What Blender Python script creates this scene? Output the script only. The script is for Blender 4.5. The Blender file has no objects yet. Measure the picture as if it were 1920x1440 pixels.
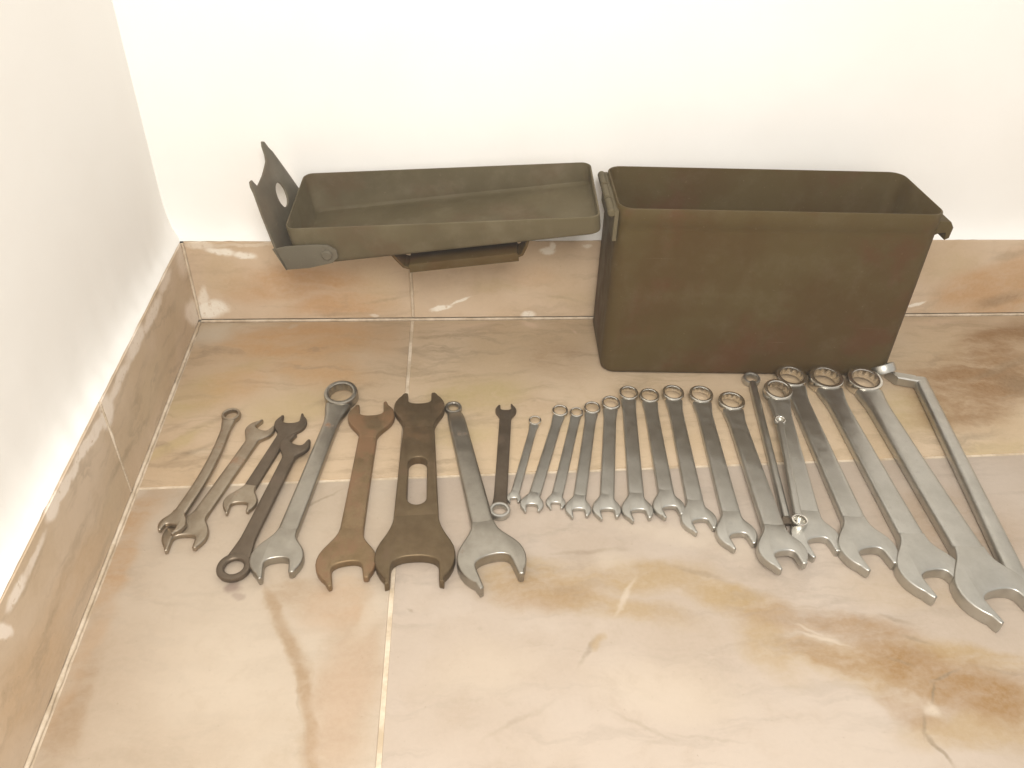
import bpy, bmesh, math, random
from mathutils import Vector, Matrix, noise
R = math.radians
S = bpy.context.scene
COL = S.collection

# ---------------------------------------------------------------- camera, world, lamp, exposure
cam = bpy.data.cameras.new('camera')
cam.sensor_width = 36.0
cam.lens = 27.99
cam.clip_start = 0.01
cam.clip_end = 50
co = bpy.data.objects.new('camera', cam)
COL.objects.link(co)
cr, cu, cf = Vector((0.99779, -0.06051, 0.02727)), Vector((0.0137, 0.5907, 0.8068)), Vector((0.0649, 0.8046, -0.5902))
M = Matrix((cr, cu, -cf)).transposed().to_4x4()
M.translation = Vector((0.2702, -0.7264, 0.4463))
co.matrix_world = M
S.camera = co

w = bpy.data.worlds.new('World')
S.world = w
w.use_nodes = True
w.node_tree.nodes['Background'].inputs[0].default_value = (1.0, 0.955, 0.895, 1)
w.node_tree.nodes['Background'].inputs[1].default_value = 0.82

ld = bpy.data.lights.new('lamp_above_camera', 'AREA')
ld.shape = 'DISK'
ld.size = 0.34
ld.energy = 9.6
ld.color = (1.0, 0.96, 0.905)
lo = bpy.data.objects.new('lamp_above_camera', ld)
COL.objects.link(lo)
lo.location = (0.30, -0.95, 0.78)  # unseen lamp set low, just above the camera, to lift wall and skirting
lo.rotation_euler = (Vector((0.26, -0.12, 0.12)) - lo.location).to_track_quat('-Z', 'Y').to_euler()

S.view_settings.view_transform = 'Standard'
S.view_settings.look = 'None'
S.view_settings.exposure = 0.0
S.view_settings.gamma = 1.0
S.cycles.max_bounces = 8

# ---------------------------------------------------------------- node helpers
class NT:
    def __init__(self, name):
        self.m = bpy.data.materials.new(name)
        self.m.use_nodes = True
        self.t = self.m.node_tree
        self.b = self.t.nodes['Principled BSDF']
    def n(self, typ, **kw):
        x = self.t.nodes.new(typ)
        for k, v in kw.items():
            setattr(x, k, v)
        return x
    def put(self, sock, v):
        if hasattr(v, 'is_linked') or isinstance(v, bpy.types.NodeSocket):
            self.t.links.new(v, sock)
        else:
            sock.default_value = v
    def math(self, op, a, b=0.0, clamp=False):
        x = self.n('ShaderNodeMath', operation=op, use_clamp=clamp)
        self.put(x.inputs[0], a); self.put(x.inputs[1], b)
        return x.outputs[0]
    def vmath(self, op, a, b=(0, 0, 0)):
        x = self.n('ShaderNodeVectorMath', operation=op)
        self.put(x.inputs[0], a)
        if op == 'SCALE':
            x.inputs['Scale'].default_value = b
        else:
            self.put(x.inputs[1], b)
        return x.outputs[0]
    def noise(self, vec, scale, detail=3.0, rough=0.55, col=False):
        x = self.n('ShaderNodeTexNoise')
        self.put(x.inputs['Vector'], vec)
        x.inputs['Scale'].default_value = scale
        x.inputs['Detail'].default_value = detail
        x.inputs['Roughness'].default_value = rough
        return x.outputs['Color' if col else 'Fac']
    def ramp(self, v, a, b, c=0.0, d=1.0, smooth=True):
        x = self.n('ShaderNodeMapRange', interpolation_type='SMOOTHSTEP' if smooth else 'LINEAR')
        self.put(x.inputs['Value'], v)
        x.inputs['From Min'].default_value = a; x.inputs['From Max'].default_value = b
        x.inputs['To Min'].default_value = c; x.inputs['To Max'].default_value = d
        return x.outputs['Result']
    def mix(self, f, a, b, mode='MIX'):
        x = self.n('ShaderNodeMix', data_type='RGBA', blend_type=mode)
        self.put(x.inputs[0], f)
        self.put(x.inputs[6], a if not isinstance(a, tuple) else (*a, 1))
        self.put(x.inputs[7], b if not isinstance(b, tuple) else (*b, 1))
        return x.outputs[2]
    def mapping(self, vec, loc=(0, 0, 0), rot=(0, 0, 0), scale=(1, 1, 1), typ='POINT'):
        x = self.n('ShaderNodeMapping', vector_type=typ)
        self.put(x.inputs[0], vec)
        x.inputs[1].default_value = loc; x.inputs[2].default_value = rot; x.inputs[3].default_value = scale
        return x.outputs[0]
    def blobs(self, vec, lst, lo=1.15, hi=0.35):
        """soft-edged patches: (centre u, centre v, angle, half length, half width, strength)"""
        tot = None
        for (u, v, a, rx, ry, st) in lst:
            q = self.mapping(vec, (u, v, 0), (0, 0, R(a)), (rx, ry, 1), 'TEXTURE')
            d = self.n('ShaderNodeVectorMath', operation='LENGTH'); self.t.links.new(q, d.inputs[0])
            mres = self.ramp(d.outputs['Value'], lo, hi, 0.0, st)
            tot = mres if tot is None else self.math('MAXIMUM', tot, mres)
        return tot if tot is not None else 0.0
    def bump(self, h, strength, dist):
        x = self.n('ShaderNodeBump')
        x.inputs['Strength'].default_value = strength
        x.inputs['Distance'].default_value = dist
        self.put(x.inputs['Height'], h)
        self.t.links.new(x.outputs['Normal'], self.b.inputs['Normal'])
    def pos(self):
        return self.n('ShaderNodeNewGeometry').outputs['Position']
    def obj(self):
        return self.n('ShaderNodeTexCoord').outputs['Object']
    def set(self, **kw):
        for k, v in kw.items():
            s = self.b.inputs[k.replace('_', ' ')]
            if isinstance(v, tuple) and len(v) == 3:
                v = (*v, 1)
            self.put(s, v)

CREAM, CREAM2 = (0.50, 0.42, 0.33), (0.45, 0.365, 0.275)
ORANGE, TAN, DARK, PALE = (0.40, 0.255, 0.135), (0.40, 0.315, 0.18), (0.20, 0.15, 0.09), (0.57, 0.485, 0.385)
BL = {}
BL['A_or'] = [(0.1131, -0.0401, 4.6, 0.1016, 0.043, 1), (0.1354, -0.0876, -17.7, 0.0648, 0.0321, 0.8), (0.0599, -0.1119, 35.0, 0.0452, 0.0329, 0.6), (0.1935, -0.0416, -1.1, 0.027, 0.0381, 0.5)]
BL['A_tan'] = [(0.0298, -0.1278, 51.8, 0.0476, 0.0299, 0.9), (0.124, -0.1461, 15.6, 0.0572, 0.0312, 0.6), (0.0291, -0.1954, 41.5, 0.04, 0.01, 0.8), (0.0644, -0.086, 35.7, 0.0471, 0.0132, 0.6)]
BL['A_dark'] = [(0.0438, -0.2095, 35.5, 0.0256, 0.0042, 0.7), (0.0535, -0.1673, 40.1, 0.0328, 0.0045, 0.5), (0.1605, -0.131, 32.2, 0.0362, 0.0055, 0.5), (0.0233, -0.1739, 33.8, 0.0131, 0.0038, 0.5)]
BL['A_wh'] = [(0.0195, -0.0235, 38.7, 0.0331, 0.0254, 1), (0.0387, -0.0136, -1.0, 0.0271, 0.0122, 0.7), (0.1035, -0.0116, -1.0, 0.0077, 0.0062, 0.6), (0.0594, -0.0088, -1.0, 0.0328, 0.0062, 0.5), (0.0504, -0.2097, -1.7, 0.011, 0.0067, 0.3)]
BL['B_or'] = [(0.7881, -0.1199, 23.2, 0.1172, 0.0604, 1), (0.3689, -0.0834, -18.8, 0.0473, 0.0482, 0.35), (0.843, -0.0538, 24.3, 0.0944, 0.0315, 1), (0.7488, -0.1619, 17.8, 0.0796, 0.0375, 0.9), (0.3369, -0.1515, -1.4, 0.0295, 0.0157, 0.25), (0.7441, -0.1099, 32.2, 0.0512, 0.0343, 0.5)]
BL['B_tan'] = [(0.2884, -0.1341, 6.9, 0.0556, 0.0316, 1), (0.2636, -0.1877, -1.6, 0.042, 0.0213, 0.7), (0.377, -0.1835, -1.6, 0.0286, 0.0219, 0.4), (0.6834, -0.1683, -1.5, 0.0457, 0.0384, 0.8), (0.7351, -0.2227, 11.3, 0.0449, 0.0122, 0.6)]
BL['B_dark'] = [(0.8149, -0.1022, 23.4, 0.055, 0.0067, 0.6), (0.7237, -0.2079, 13.8, 0.0409, 0.005, 0.5), (0.278, -0.1657, 21.9, 0.0254, 0.0037, 0.4), (0.8154, -0.1295, 12.6, 0.0256, 0.0218, 0.5)]
BL['B_wh'] = [(0.3426, -0.0135, -1.0, 0.0102, 0.0084, 0.6), (0.3922, -0.0249, -62.9, 0.0061, 0.0023, 0.5), (0.2862, -0.0126, -1.0, 0.0337, 0.0042, 0.25), (0.7923, -0.0156, -0.9, 0.0361, 0.0055, 0.3)]
BL['C_or'] = [(0.0255, -0.2769, 61.4, 0.0384, 0.0165, 1), (0.0231, -0.3296, 82.0, 0.054, 0.0151, 0.9), (0.1868, -0.3687, -2.2, 0.0255, 0.026, 0.7), (0.026, -0.412, 88.5, 0.0651, 0.0108, 0.5)]
BL['C_tan'] = [(0.1438, -0.3692, -58.0, 0.0358, 0.0082, 0.5), (0.1682, -0.4179, -67.0, 0.042, 0.0076, 0.5), (0.1819, -0.4683, -80.3, 0.0405, 0.0091, 0.5), (0.197, -0.4305, -2.4, 0.0232, 0.0665, 0.55), (0.1572, -0.363, -24.9, 0.0318, 0.016, 0.6), (0.0351, -0.445, 87.5, 0.0544, 0.012, 0.7)]
BL['C_vein'] = [(0.1424, -0.3714, -56.4, 0.0248, 0.0044, 0.8), (0.1576, -0.3996, -59.2, 0.0229, 0.0049, 1), (0.1706, -0.4294, -66.8, 0.0246, 0.0044, 1), (0.18, -0.4616, -76.7, 0.0249, 0.0045, 1), (0.1861, -0.4905, -81.3, 0.0237, 0.0047, 1)]
BL['C_pink'] = [(0.1994, -0.438, -2.5, 0.0246, 0.0621, 0.7), (0.1842, -0.3774, -14.0, 0.0259, 0.0243, 0.5)]
BL['C_dark'] = [(0.1583, -0.4037, -59.1, 0.0247, 0.0013, 0.35), (0.1717, -0.4475, -75.4, 0.0311, 0.0012, 0.25), (0.1121, -0.3543, -24.6, 0.0058, 0.0041, 0), (0.1594, -0.2698, 34.8, 0.0212, 0.0018, 0.6), (0.174, -0.2332, 42.5, 0.0093, 0.0018, 0.4)]
BL['C_wh'] = [(0.1054, -0.4153, -2.4, 0.0501, 0.043, 0.5), (0.2061, -0.3827, -25.0, 0.0076, 0.027, 0.4), (0.0171, -0.2563, -1.8, 0.0082, 0.0036, 0.5)]
BL['C_pur'] = [(0.1104, -0.3534, -24.6, 0.0066, 0.0053, 1), (0.1163, -0.3605, -33.7, 0.0052, 0.003, 0.6)]
BL['D_or'] = [(0.323, -0.3647, -8.4, 0.0483, 0.0204, 0.45), (0.4929, -0.394, -12.3, 0.042, 0.0158, 0.5), (0.5337, -0.4044, -17.7, 0.053, 0.0147, 0.8), (0.5102, -0.4263, -25.3, 0.0343, 0.0114, 0.8), (0.5612, -0.4403, -25.6, 0.0588, 0.0258, 1), (0.6017, -0.4572, -17.1, 0.051, 0.026, 1), (0.5429, -0.4638, -34.8, 0.025, 0.0104, 0.5), (0.6594, -0.3098, -2.0, 0.0686, 0.0482, 0.4)]
BL['D_tan'] = [(0.3201, -0.3552, -8.5, 0.0639, 0.0232, 0.9), (0.3971, -0.3532, -2.1, 0.0658, 0.019, 0.9), (0.3733, -0.3804, -12.2, 0.0646, 0.0134, 0.8), (0.4575, -0.3746, -21.9, 0.0454, 0.0168, 1), (0.4748, -0.4147, -68.7, 0.0361, 0.0209, 0.8), (0.5219, -0.4328, -21.1, 0.0618, 0.0211, 0.9), (0.6049, -0.4323, -8.3, 0.0674, 0.0124, 1), (0.5855, -0.4797, -2.6, 0.0594, 0.015, 0.8), (0.5875, -0.3701, -2.2, 0.0625, 0.0277, 0.35), (0.3581, -0.4078, 56.7, 0.0093, 0.0049, 0.7), (0.294, -0.3445, -2.1, 0.023, 0.0097, 0.4)]
BL['D_dark'] = [(0.3659, -0.3284, 3.1, 0.0303, 0.0026, 0.7), (0.4402, -0.3524, -22.2, 0.022, 0.0031, 0.45), (0.5661, -0.3991, -26.9, 0.013, 0.0025, 0.7), (0.5727, -0.4166, -22.0, 0.0128, 0.0019, 0.6), (0.5794, -0.443, 20.2, 0.015, 0.0013, 1), (0.5644, -0.4537, -133.8, 0.0111, 0.0011, 1), (0.5495, -0.4746, -107.9, 0.0104, 0.0013, 0.7), (0.5517, -0.4899, -69.7, 0.013, 0.0016, 1), (0.35, -0.4156, 58.6, 0.0145, 0.0021, 0.6), (0.5544, -0.4321, -28.7, 0.0122, 0.0018, 0.5), (0.6178, -0.4415, -14.7, 0.019, 0.0017, 0.5), (0.305, -0.4603, 28.8, 0.0307, 0.002, 0.25), (0.3753, -0.4669, -30.6, 0.0241, 0.0018, 0.3), (0.4151, -0.4771, -11.2, 0.0277, 0.0014, 0.3), (0.6541, -0.3578, -33.0, 0.0133, 0.0036, 0.5), (0.2811, -0.3942, -2.3, 0.0018, 0.0021, 0.5), (0.2344, -0.3772, -2.2, 0.0022, 0.0018, 0.6)]
BL['D_wh'] = [(0.3969, -0.4428, -8.1, 0.0593, 0.0254, 0.45), (0.2802, -0.4265, -2.4, 0.0441, 0.0293, 0.4), (0.386, -0.3718, -27.8, 0.0036, 0.0229, 0.7), (0.3804, -0.3377, -2.1, 0.0197, 0.0125, 0.5), (0.5563, -0.4643, 15.8, 0.0047, 0.0067, 0.7), (0.4446, -0.319, -23.0, 0.0755, 0.0139, 0.5), (0.5086, -0.4119, -17.4, 0.02, 0.0022, 0.6), (0.5008, -0.4031, -36.0, 0.013, 0.0019, 0.5)]
BL['K_or'] = [(0.8706, 0.0238, 14.0, 0.061, 0.0338, 1), (0.1075, 0.0451, 3.1, 0.0811, 0.0217, 1), (0.148, 0.0197, 5.3, 0.061, 0.0193, 0.9), (0.0533, 0.0393, -0.4, 0.032, 0.0252, 0.5), (0.8301, 0.0341, 13.9, 0.0552, 0.0293, 1), (0.8671, 0.0469, -0.3, 0.0363, 0.0401, 0.8), (0.3472, 0.0499, -0.3, 0.0333, 0.0157, 0.35)]
BL['K_tan'] = [(0.0343, 0.0516, -0.3, 0.0263, 0.0247, 0.6), (0.1828, 0.0446, -0.4, 0.0326, 0.0317, 0.5), (0.3087, 0.0376, -0.4, 0.0334, 0.0076, 0.7), (0.7905, 0.0602, -0.3, 0.0355, 0.0193, 0.6), (0.3936, 0.0242, -0.4, 0.0342, 0.0131, 0.5)]
BL['K_dark'] = [(0.1924, 0.0257, 11.0, 0.0279, 0.0025, 0.5), (0.1467, 0.0068, 5.3, 0.0335, 0.0026, 0.4), (0.8659, 0.0205, 14.0, 0.0335, 0.0089, 0.7), (0.8505, 0.0725, 11.3, 0.0219, 0.0054, 0.5), (0.3822, 0.0243, -11.7, 0.0232, 0.0025, 0.35)]
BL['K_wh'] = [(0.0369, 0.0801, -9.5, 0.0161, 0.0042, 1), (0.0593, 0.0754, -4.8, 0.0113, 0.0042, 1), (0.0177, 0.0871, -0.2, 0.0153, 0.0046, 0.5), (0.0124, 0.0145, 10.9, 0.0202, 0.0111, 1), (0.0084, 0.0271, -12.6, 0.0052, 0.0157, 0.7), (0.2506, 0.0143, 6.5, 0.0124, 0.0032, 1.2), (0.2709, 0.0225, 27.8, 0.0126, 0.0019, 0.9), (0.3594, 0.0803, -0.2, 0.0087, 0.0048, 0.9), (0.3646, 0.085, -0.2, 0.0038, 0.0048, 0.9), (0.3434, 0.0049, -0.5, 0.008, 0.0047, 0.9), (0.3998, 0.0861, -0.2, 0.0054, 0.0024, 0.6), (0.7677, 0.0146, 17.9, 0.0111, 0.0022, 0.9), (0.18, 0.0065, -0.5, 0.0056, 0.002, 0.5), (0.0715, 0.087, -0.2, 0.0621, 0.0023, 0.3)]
BL['L_or'] = [(-0.3657, 0.0315, -7.5, 0.0751, 0.0187, 0.7), (-0.4402, 0.0314, -8.6, 0.0574, 0.0284, 0.8)]
BL['L_tan'] = [(-0.156, 0.0331, -5.4, 0.098, 0.0245, 0.6), (-0.0377, 0.0491, -1.1, 0.0835, 0.019, 0.5), (-0.3067, 0.0197, -7.9, 0.0526, 0.0208, 0.4)]
BL['L_dark'] = [(-0.2532, 0.0336, -8.3, 0.0336, 0.0034, 0.4), (-0.1234, 0.0271, -2.6, 0.0515, 0.0052, 0.3), (-0.3999, 0.0374, -7.4, 0.0247, 0.0034, 0.3)]
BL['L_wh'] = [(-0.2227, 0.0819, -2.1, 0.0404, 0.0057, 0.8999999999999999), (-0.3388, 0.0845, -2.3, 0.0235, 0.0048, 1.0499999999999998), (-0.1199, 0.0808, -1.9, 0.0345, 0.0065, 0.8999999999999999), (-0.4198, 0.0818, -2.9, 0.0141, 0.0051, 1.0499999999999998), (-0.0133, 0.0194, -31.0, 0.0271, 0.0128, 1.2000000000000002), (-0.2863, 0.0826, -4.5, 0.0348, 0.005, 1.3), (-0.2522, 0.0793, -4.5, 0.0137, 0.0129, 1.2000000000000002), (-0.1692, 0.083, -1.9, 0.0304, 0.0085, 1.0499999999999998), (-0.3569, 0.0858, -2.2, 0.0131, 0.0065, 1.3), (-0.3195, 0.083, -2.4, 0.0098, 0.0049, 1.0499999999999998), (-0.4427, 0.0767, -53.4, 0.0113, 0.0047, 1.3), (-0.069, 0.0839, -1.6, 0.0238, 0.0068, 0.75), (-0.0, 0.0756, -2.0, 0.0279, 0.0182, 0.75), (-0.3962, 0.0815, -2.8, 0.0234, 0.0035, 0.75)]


def marble(name, key, axes, base, base2, pale=PALE, streak=0.35, pale_ragged=False, purple=None, orange=ORANGE, tan=TAN):
    """polished stone-look ceramic: own veins of each tile, laid out in the plane of the tile"""
    k = NT(name)
    sx = k.n('ShaderNodeSeparateXYZ'); k.t.links.new(k.pos(), sx.inputs[0])
    cx = k.n('ShaderNodeCombineXYZ')
    k.t.links.new(sx.outputs[axes[0]], cx.inputs[0]); k.t.links.new(sx.outputs[axes[1]], cx.inputs[1])
    P = cx.outputs[0]
    w1 = k.vmath('SUBTRACT', k.noise(P, 14, 4, 0.6, True), (0.5, 0.5, 0.5))
    w2 = k.vmath('SUBTRACT', k.noise(P, 60, 3, 0.6, True), (0.5, 0.5, 0.5))
    Q = k.vmath('ADD', P, k.vmath('ADD', k.vmath('SCALE', w1, 0.034), k.vmath('SCALE', w2, 0.009)))
    Qf = k.vmath('ADD', P, k.vmath('ADD', k.vmath('SCALE', w1, 0.012), k.vmath('SCALE', w2, 0.008)))
    c = k.mix(k.ramp(k.noise(Q, 9, 3), 0.35, 0.68), base, base2)
    st = k.noise(k.mapping(Q, rot=(0, 0, R(-22)), scale=(8, 60, 1)), 1.0, 6, 0.66)
    stf = k.ramp(st, 0.50, 0.66, 0, min(1.0, streak * 1.25))
    c = k.mix(stf, c, tuple(x * 0.74 for x in base2))
    mod = k.ramp(k.noise(k.mapping(Q, rot=(0, 0, R(-20)), scale=(12, 34, 1)), 1.0, 6, 0.68), 0.34, 0.58, 0.42, 1.0)
    c = k.mix(k.math('MULTIPLY', k.blobs(Q, BL[key + '_tan']), mod), c, tan)
    c = k.mix(k.math('MULTIPLY', k.blobs(Q, BL[key + '_or']), mod), c, orange)
    vn = k.math('ABSOLUTE', k.math('SUBTRACT', k.noise(k.mapping(Q, rot=(0, 0, R(-25)), scale=(4, 11, 1)), 1.0, 6, 0.62), 0.5))
    vl = k.math('MULTIPLY', k.ramp(vn, 0.030, 0.0, 0, streak * 0.75), k.ramp(k.noise(P, 11, 3), 0.46, 0.62))
    c = k.mix(vl, c, tuple(x * 0.55 for x in base2))
    c = k.mix(k.math('MULTIPLY', k.math('MULTIPLY', k.blobs(Qf, BL[key + '_dark'], 1.3, 0.2), 0.75), mod), c, DARK)
    if purple:
        c = k.mix(k.math('MULTIPLY', k.blobs(Qf, BL['C_vein'], 1.25, 0.35), 0.85), c, tan)
        c = k.mix(k.blobs(Q, BL['C_pink'], 1.2, 0.2), c, (0.46, 0.335, 0.235))
        c = k.mix(k.math('MULTIPLY', k.blobs(Qf, BL[purple], 1.2, 0.5), 0.62), c, (0.20, 0.13, 0.115))
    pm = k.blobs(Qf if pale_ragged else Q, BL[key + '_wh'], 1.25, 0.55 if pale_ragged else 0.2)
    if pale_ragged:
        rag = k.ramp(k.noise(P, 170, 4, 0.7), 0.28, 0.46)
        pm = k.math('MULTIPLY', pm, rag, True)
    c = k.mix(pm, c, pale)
    mot = k.noise(Q, 34, 7, 0.68)
    c = k.mix(k.ramp(mot, 0.48, 0.72, 0, 0.32), c, tuple(x * y for x, y in zip(base2, (0.86, 0.82, 0.76))))
    c = k.mix(k.ramp(mot, 0.44, 0.28, 0, 0.22), c, tuple(min(1, x * 1.12) for x in base))
    # fine specks of dirt and the grain of the glaze print
    sp = k.ramp(k.noise(P, 420, 2, 0.6), 0.68, 0.78, 0, 0.42)
    c = k.mix(sp, c, (0.22, 0.15, 0.09))
    gr = k.noise(P, 260, 3, 0.7)
    c = k.mix(k.ramp(gr, 0.3, 0.7, 0.0, 0.13), c, tuple(x * 1.18 for x in base), 'MIX')
    k.set(Base_Color=c, Roughness=k.ramp(k.noise(P, 30, 4), 0.3, 0.7, 0.42, 0.62), Specular_IOR_Level=0.30)
    k.bump(k.noise(P, 45, 4, 0.6), 0.12, 0.0010)
    return k.m

BACK1, BACK2 = (0.52, 0.40, 0.275), (0.47, 0.35, 0.225)
DEEP, OLIVE = (0.25, 0.135, 0.05), (0.45, 0.35, 0.185)
M_A = marble('tile_brown_marble', 'A', (0, 1), BACK1, BACK2, (0.52, 0.45, 0.35), 0.6, orange=(0.48, 0.30, 0.15), tan=OLIVE)
M_B = marble('tile_tan_marble', 'B', (0, 1), (0.55, 0.43, 0.30), (0.49, 0.37, 0.235), (0.66, 0.50, 0.38), 0.5, orange=DEEP, tan=OLIVE)
M_C = marble('tile_cream_marble', 'C', (0, 1), CREAM, CREAM2, PALE, 0.16, False, 'C_pur', orange=(0.44, 0.29, 0.165), tan=(0.335, 0.23, 0.135))
M_D = marble('tile_cream_veined', 'D', (0, 1), (0.49, 0.415, 0.345), (0.44, 0.36, 0.285), PALE, 0.26, orange=(0.285, 0.165, 0.062), tan=(0.385, 0.275, 0.145))
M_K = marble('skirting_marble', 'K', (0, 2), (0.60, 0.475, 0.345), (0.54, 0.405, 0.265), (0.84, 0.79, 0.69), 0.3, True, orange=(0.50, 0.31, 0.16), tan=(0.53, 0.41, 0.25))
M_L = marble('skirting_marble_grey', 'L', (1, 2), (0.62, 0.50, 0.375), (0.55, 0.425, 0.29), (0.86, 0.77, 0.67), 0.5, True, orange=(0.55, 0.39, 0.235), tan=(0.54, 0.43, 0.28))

def grout_mat():
    k = NT('grout')
    P = k.pos()
    c = k.mix(k.ramp(k.noise(P, 40, 4, 0.7), 0.35, 0.65), (0.70, 0.60, 0.47), (0.50, 0.40, 0.28))
    k.set(Base_Color=c, Roughness=0.9, Specular_IOR_Level=0.1)
    k.bump(k.noise(P, 300, 3), 0.4, 0.001)
    return k.m
M_GROUT = grout_mat()

def wall_mat():
    k = NT('white_wall_paint')
    P = k.pos()
    c = k.mix(k.ramp(k.noise(P, 5, 4, 0.6), 0.3, 0.7), (0.90, 0.885, 0.85), (0.87, 0.85, 0.81))
    sm = k.ramp(k.noise(P, 24, 5, 0.7), 0.66, 0.78, 0, 0.2)
    c = k.mix(sm, c, (0.66, 0.62, 0.55))
    k.set(Base_Color=c, Roughness=0.75, Specular_IOR_Level=0.2)
    k.bump(k.math('ADD', k.noise(P, 22, 4, 0.6), k.math('MULTIPLY', k.noise(P, 150, 3), 0.25)), 0.14, 0.003)
    return k.m
M_WALL = wall_mat()

def steel(name, base, base2, rough, metallic=1.0, rust=0.0, rustcol=(0.24, 0.115, 0.045), scratch=0.25):
    k = NT(name)
    P = k.obj()
    c = k.mix(k.ramp(k.noise(P, 55, 5, 0.65), 0.3, 0.7), base, base2)
    c = k.mix(k.ramp(k.noise(P, 260, 4, 0.7), 0.55, 0.75, 0, scratch), c, tuple(x * 0.6 for x in base))
    met = metallic
    if rust > 0:
        rm = k.ramp(k.noise(P, 38, 6, 0.7), 0.62 - 0.3 * rust, 0.78 - 0.3 * rust, 0, 0.9)
        c = k.mix(rm, c, rustcol)
        met = k.math('MULTIPLY', k.math('SUBTRACT', 1.0, rm), metallic)
    rr = k.ramp(k.noise(P, 90, 4, 0.65), 0.3, 0.7, rough - 0.04, rough + 0.06)
    k.set(Base_Color=c, Metallic=met, Roughness=rr)
    k.bump(k.noise(k.mapping(P, scale=(1, 4, 4)), 330, 3), 0.10, 0.0004)
    return k.m
M_CHROME = steel('satin_chrome', (0.55, 0.54, 0.50), (0.48, 0.47, 0.43), 0.38)
M_CHROME2 = steel('worn_chrome', (0.42, 0.395, 0.345), (0.34, 0.315, 0.27), 0.38, 1.0, 0.06)
M_BRIGHT = steel('bright_chrome', (0.76, 0.73, 0.67), (0.66, 0.63, 0.57), 0.20, 1.0, 0, scratch=0.1)
M_DULL = steel('dull_steel', (0.42, 0.36, 0.28), (0.32, 0.26, 0.19), 0.40, 1.0, 0.22)
M_DARK = steel('blackened_steel', (0.16, 0.125, 0.09), (0.12, 0.09, 0.06), 0.46, 0.75, 0.25, (0.10, 0.064, 0.038))
M_RUST = steel('rusty_steel', (0.27, 0.19, 0.105), (0.20, 0.135, 0.066), 0.50, 0.75, 0.62, (0.185, 0.098, 0.044))
M_BROWN = steel('brown_patina_steel', (0.165, 0.118, 0.064), (0.125, 0.085, 0.043), 0.48, 0.7, 0.35, (0.11, 0.064, 0.028))

def box_mat(name, a, b, c3, dust):
    k = NT(name)
    P = k.obj()
    c = k.mix(k.ramp(k.noise(P, 9, 4, 0.6), 0.40, 0.60), a, b)
    c = k.mix(k.ramp(k.noise(P, 13, 5, 0.65), 0.50, 0.66, 0, 0.6), c, c3)
    c = k.mix(k.ramp(k.noise(P, 30, 6, 0.7), 0.45, 0.75, 0, dust), c, (0.20, 0.165, 0.11))
    c = k.mix(k.ramp(k.noise(P, 330, 3, 0.7), 0.66, 0.76, 0, 0.35), c, (0.30, 0.24, 0.16))
    k.set(Base_Color=c, Roughness=k.ramp(k.noise(P, 40, 4), 0.3, 0.7, 0.5, 0.7), Specular_IOR_Level=0.18)
    chip = k.math('MULTIPLY', k.ramp(k.noise(P, 95, 5, 0.75), 0.69, 0.71), k.ramp(k.noise(P, 14, 3), 0.5, 0.6))
    c = k.mix(k.math('MULTIPLY', chip, 0.6), c, (0.26, 0.21, 0.15))
    sc = k.math('MULTIPLY', k.ramp(k.noise(k.mapping(P, rot=(0, R(28), 0), scale=(6, 40, 260)), 1.0, 3, 0.6), 0.70, 0.75), k.ramp(k.noise(P, 10, 2), 0.50, 0.62))
    c = k.mix(k.math('MULTIPLY', sc, 0.35), c, (0.24, 0.19, 0.13))
    k.set(Base_Color=c)
    k.bump(k.noise(P, 120, 4), 0.12, 0.0006)
    return k.m
M_BOX = box_mat('olive_drab_paint', (0.080, 0.054, 0.017), (0.072, 0.042, 0.011), (0.090, 0.036, 0.013), 0.14)
M_LID = box_mat('dusty_olive_lit', (0.115, 0.092, 0.050), (0.092, 0.073, 0.038), (0.104, 0.067, 0.035), 0.32)  # box paint made paler because the lid faces the light, plus some dust
M_CLASP = box_mat('worn_olive_glare', (0.145, 0.125, 0.090), (0.120, 0.105, 0.075), (0.120, 0.088, 0.060), 0.3)  # glare from the bright wall put into the colour as a paler olive

# ---------------------------------------------------------------- object helpers
def link(o, parent=None):
    COL.objects.link(o)
    if parent is not None:
        o.parent = parent
    return o

def from_bm(name, bm, mat, parent=None, smooth=35):
    me = bpy.data.meshes.new(name)
    bmesh.ops.recalc_face_normals(bm, faces=bm.faces)
    bm.to_mesh(me); bm.free()
    me.materials.append(mat)
    if smooth:
        me.shade_smooth(); me.set_sharp_from_angle(angle=R(smooth))
    return link(bpy.data.objects.new(name, me), parent)

def tag(o, label=None, cat=None, group=None, kind=None):
    if label: o['label'] = label
    if cat: o['category'] = cat
    if group: o['group'] = group
    if kind: o['kind'] = kind
    return o

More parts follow.
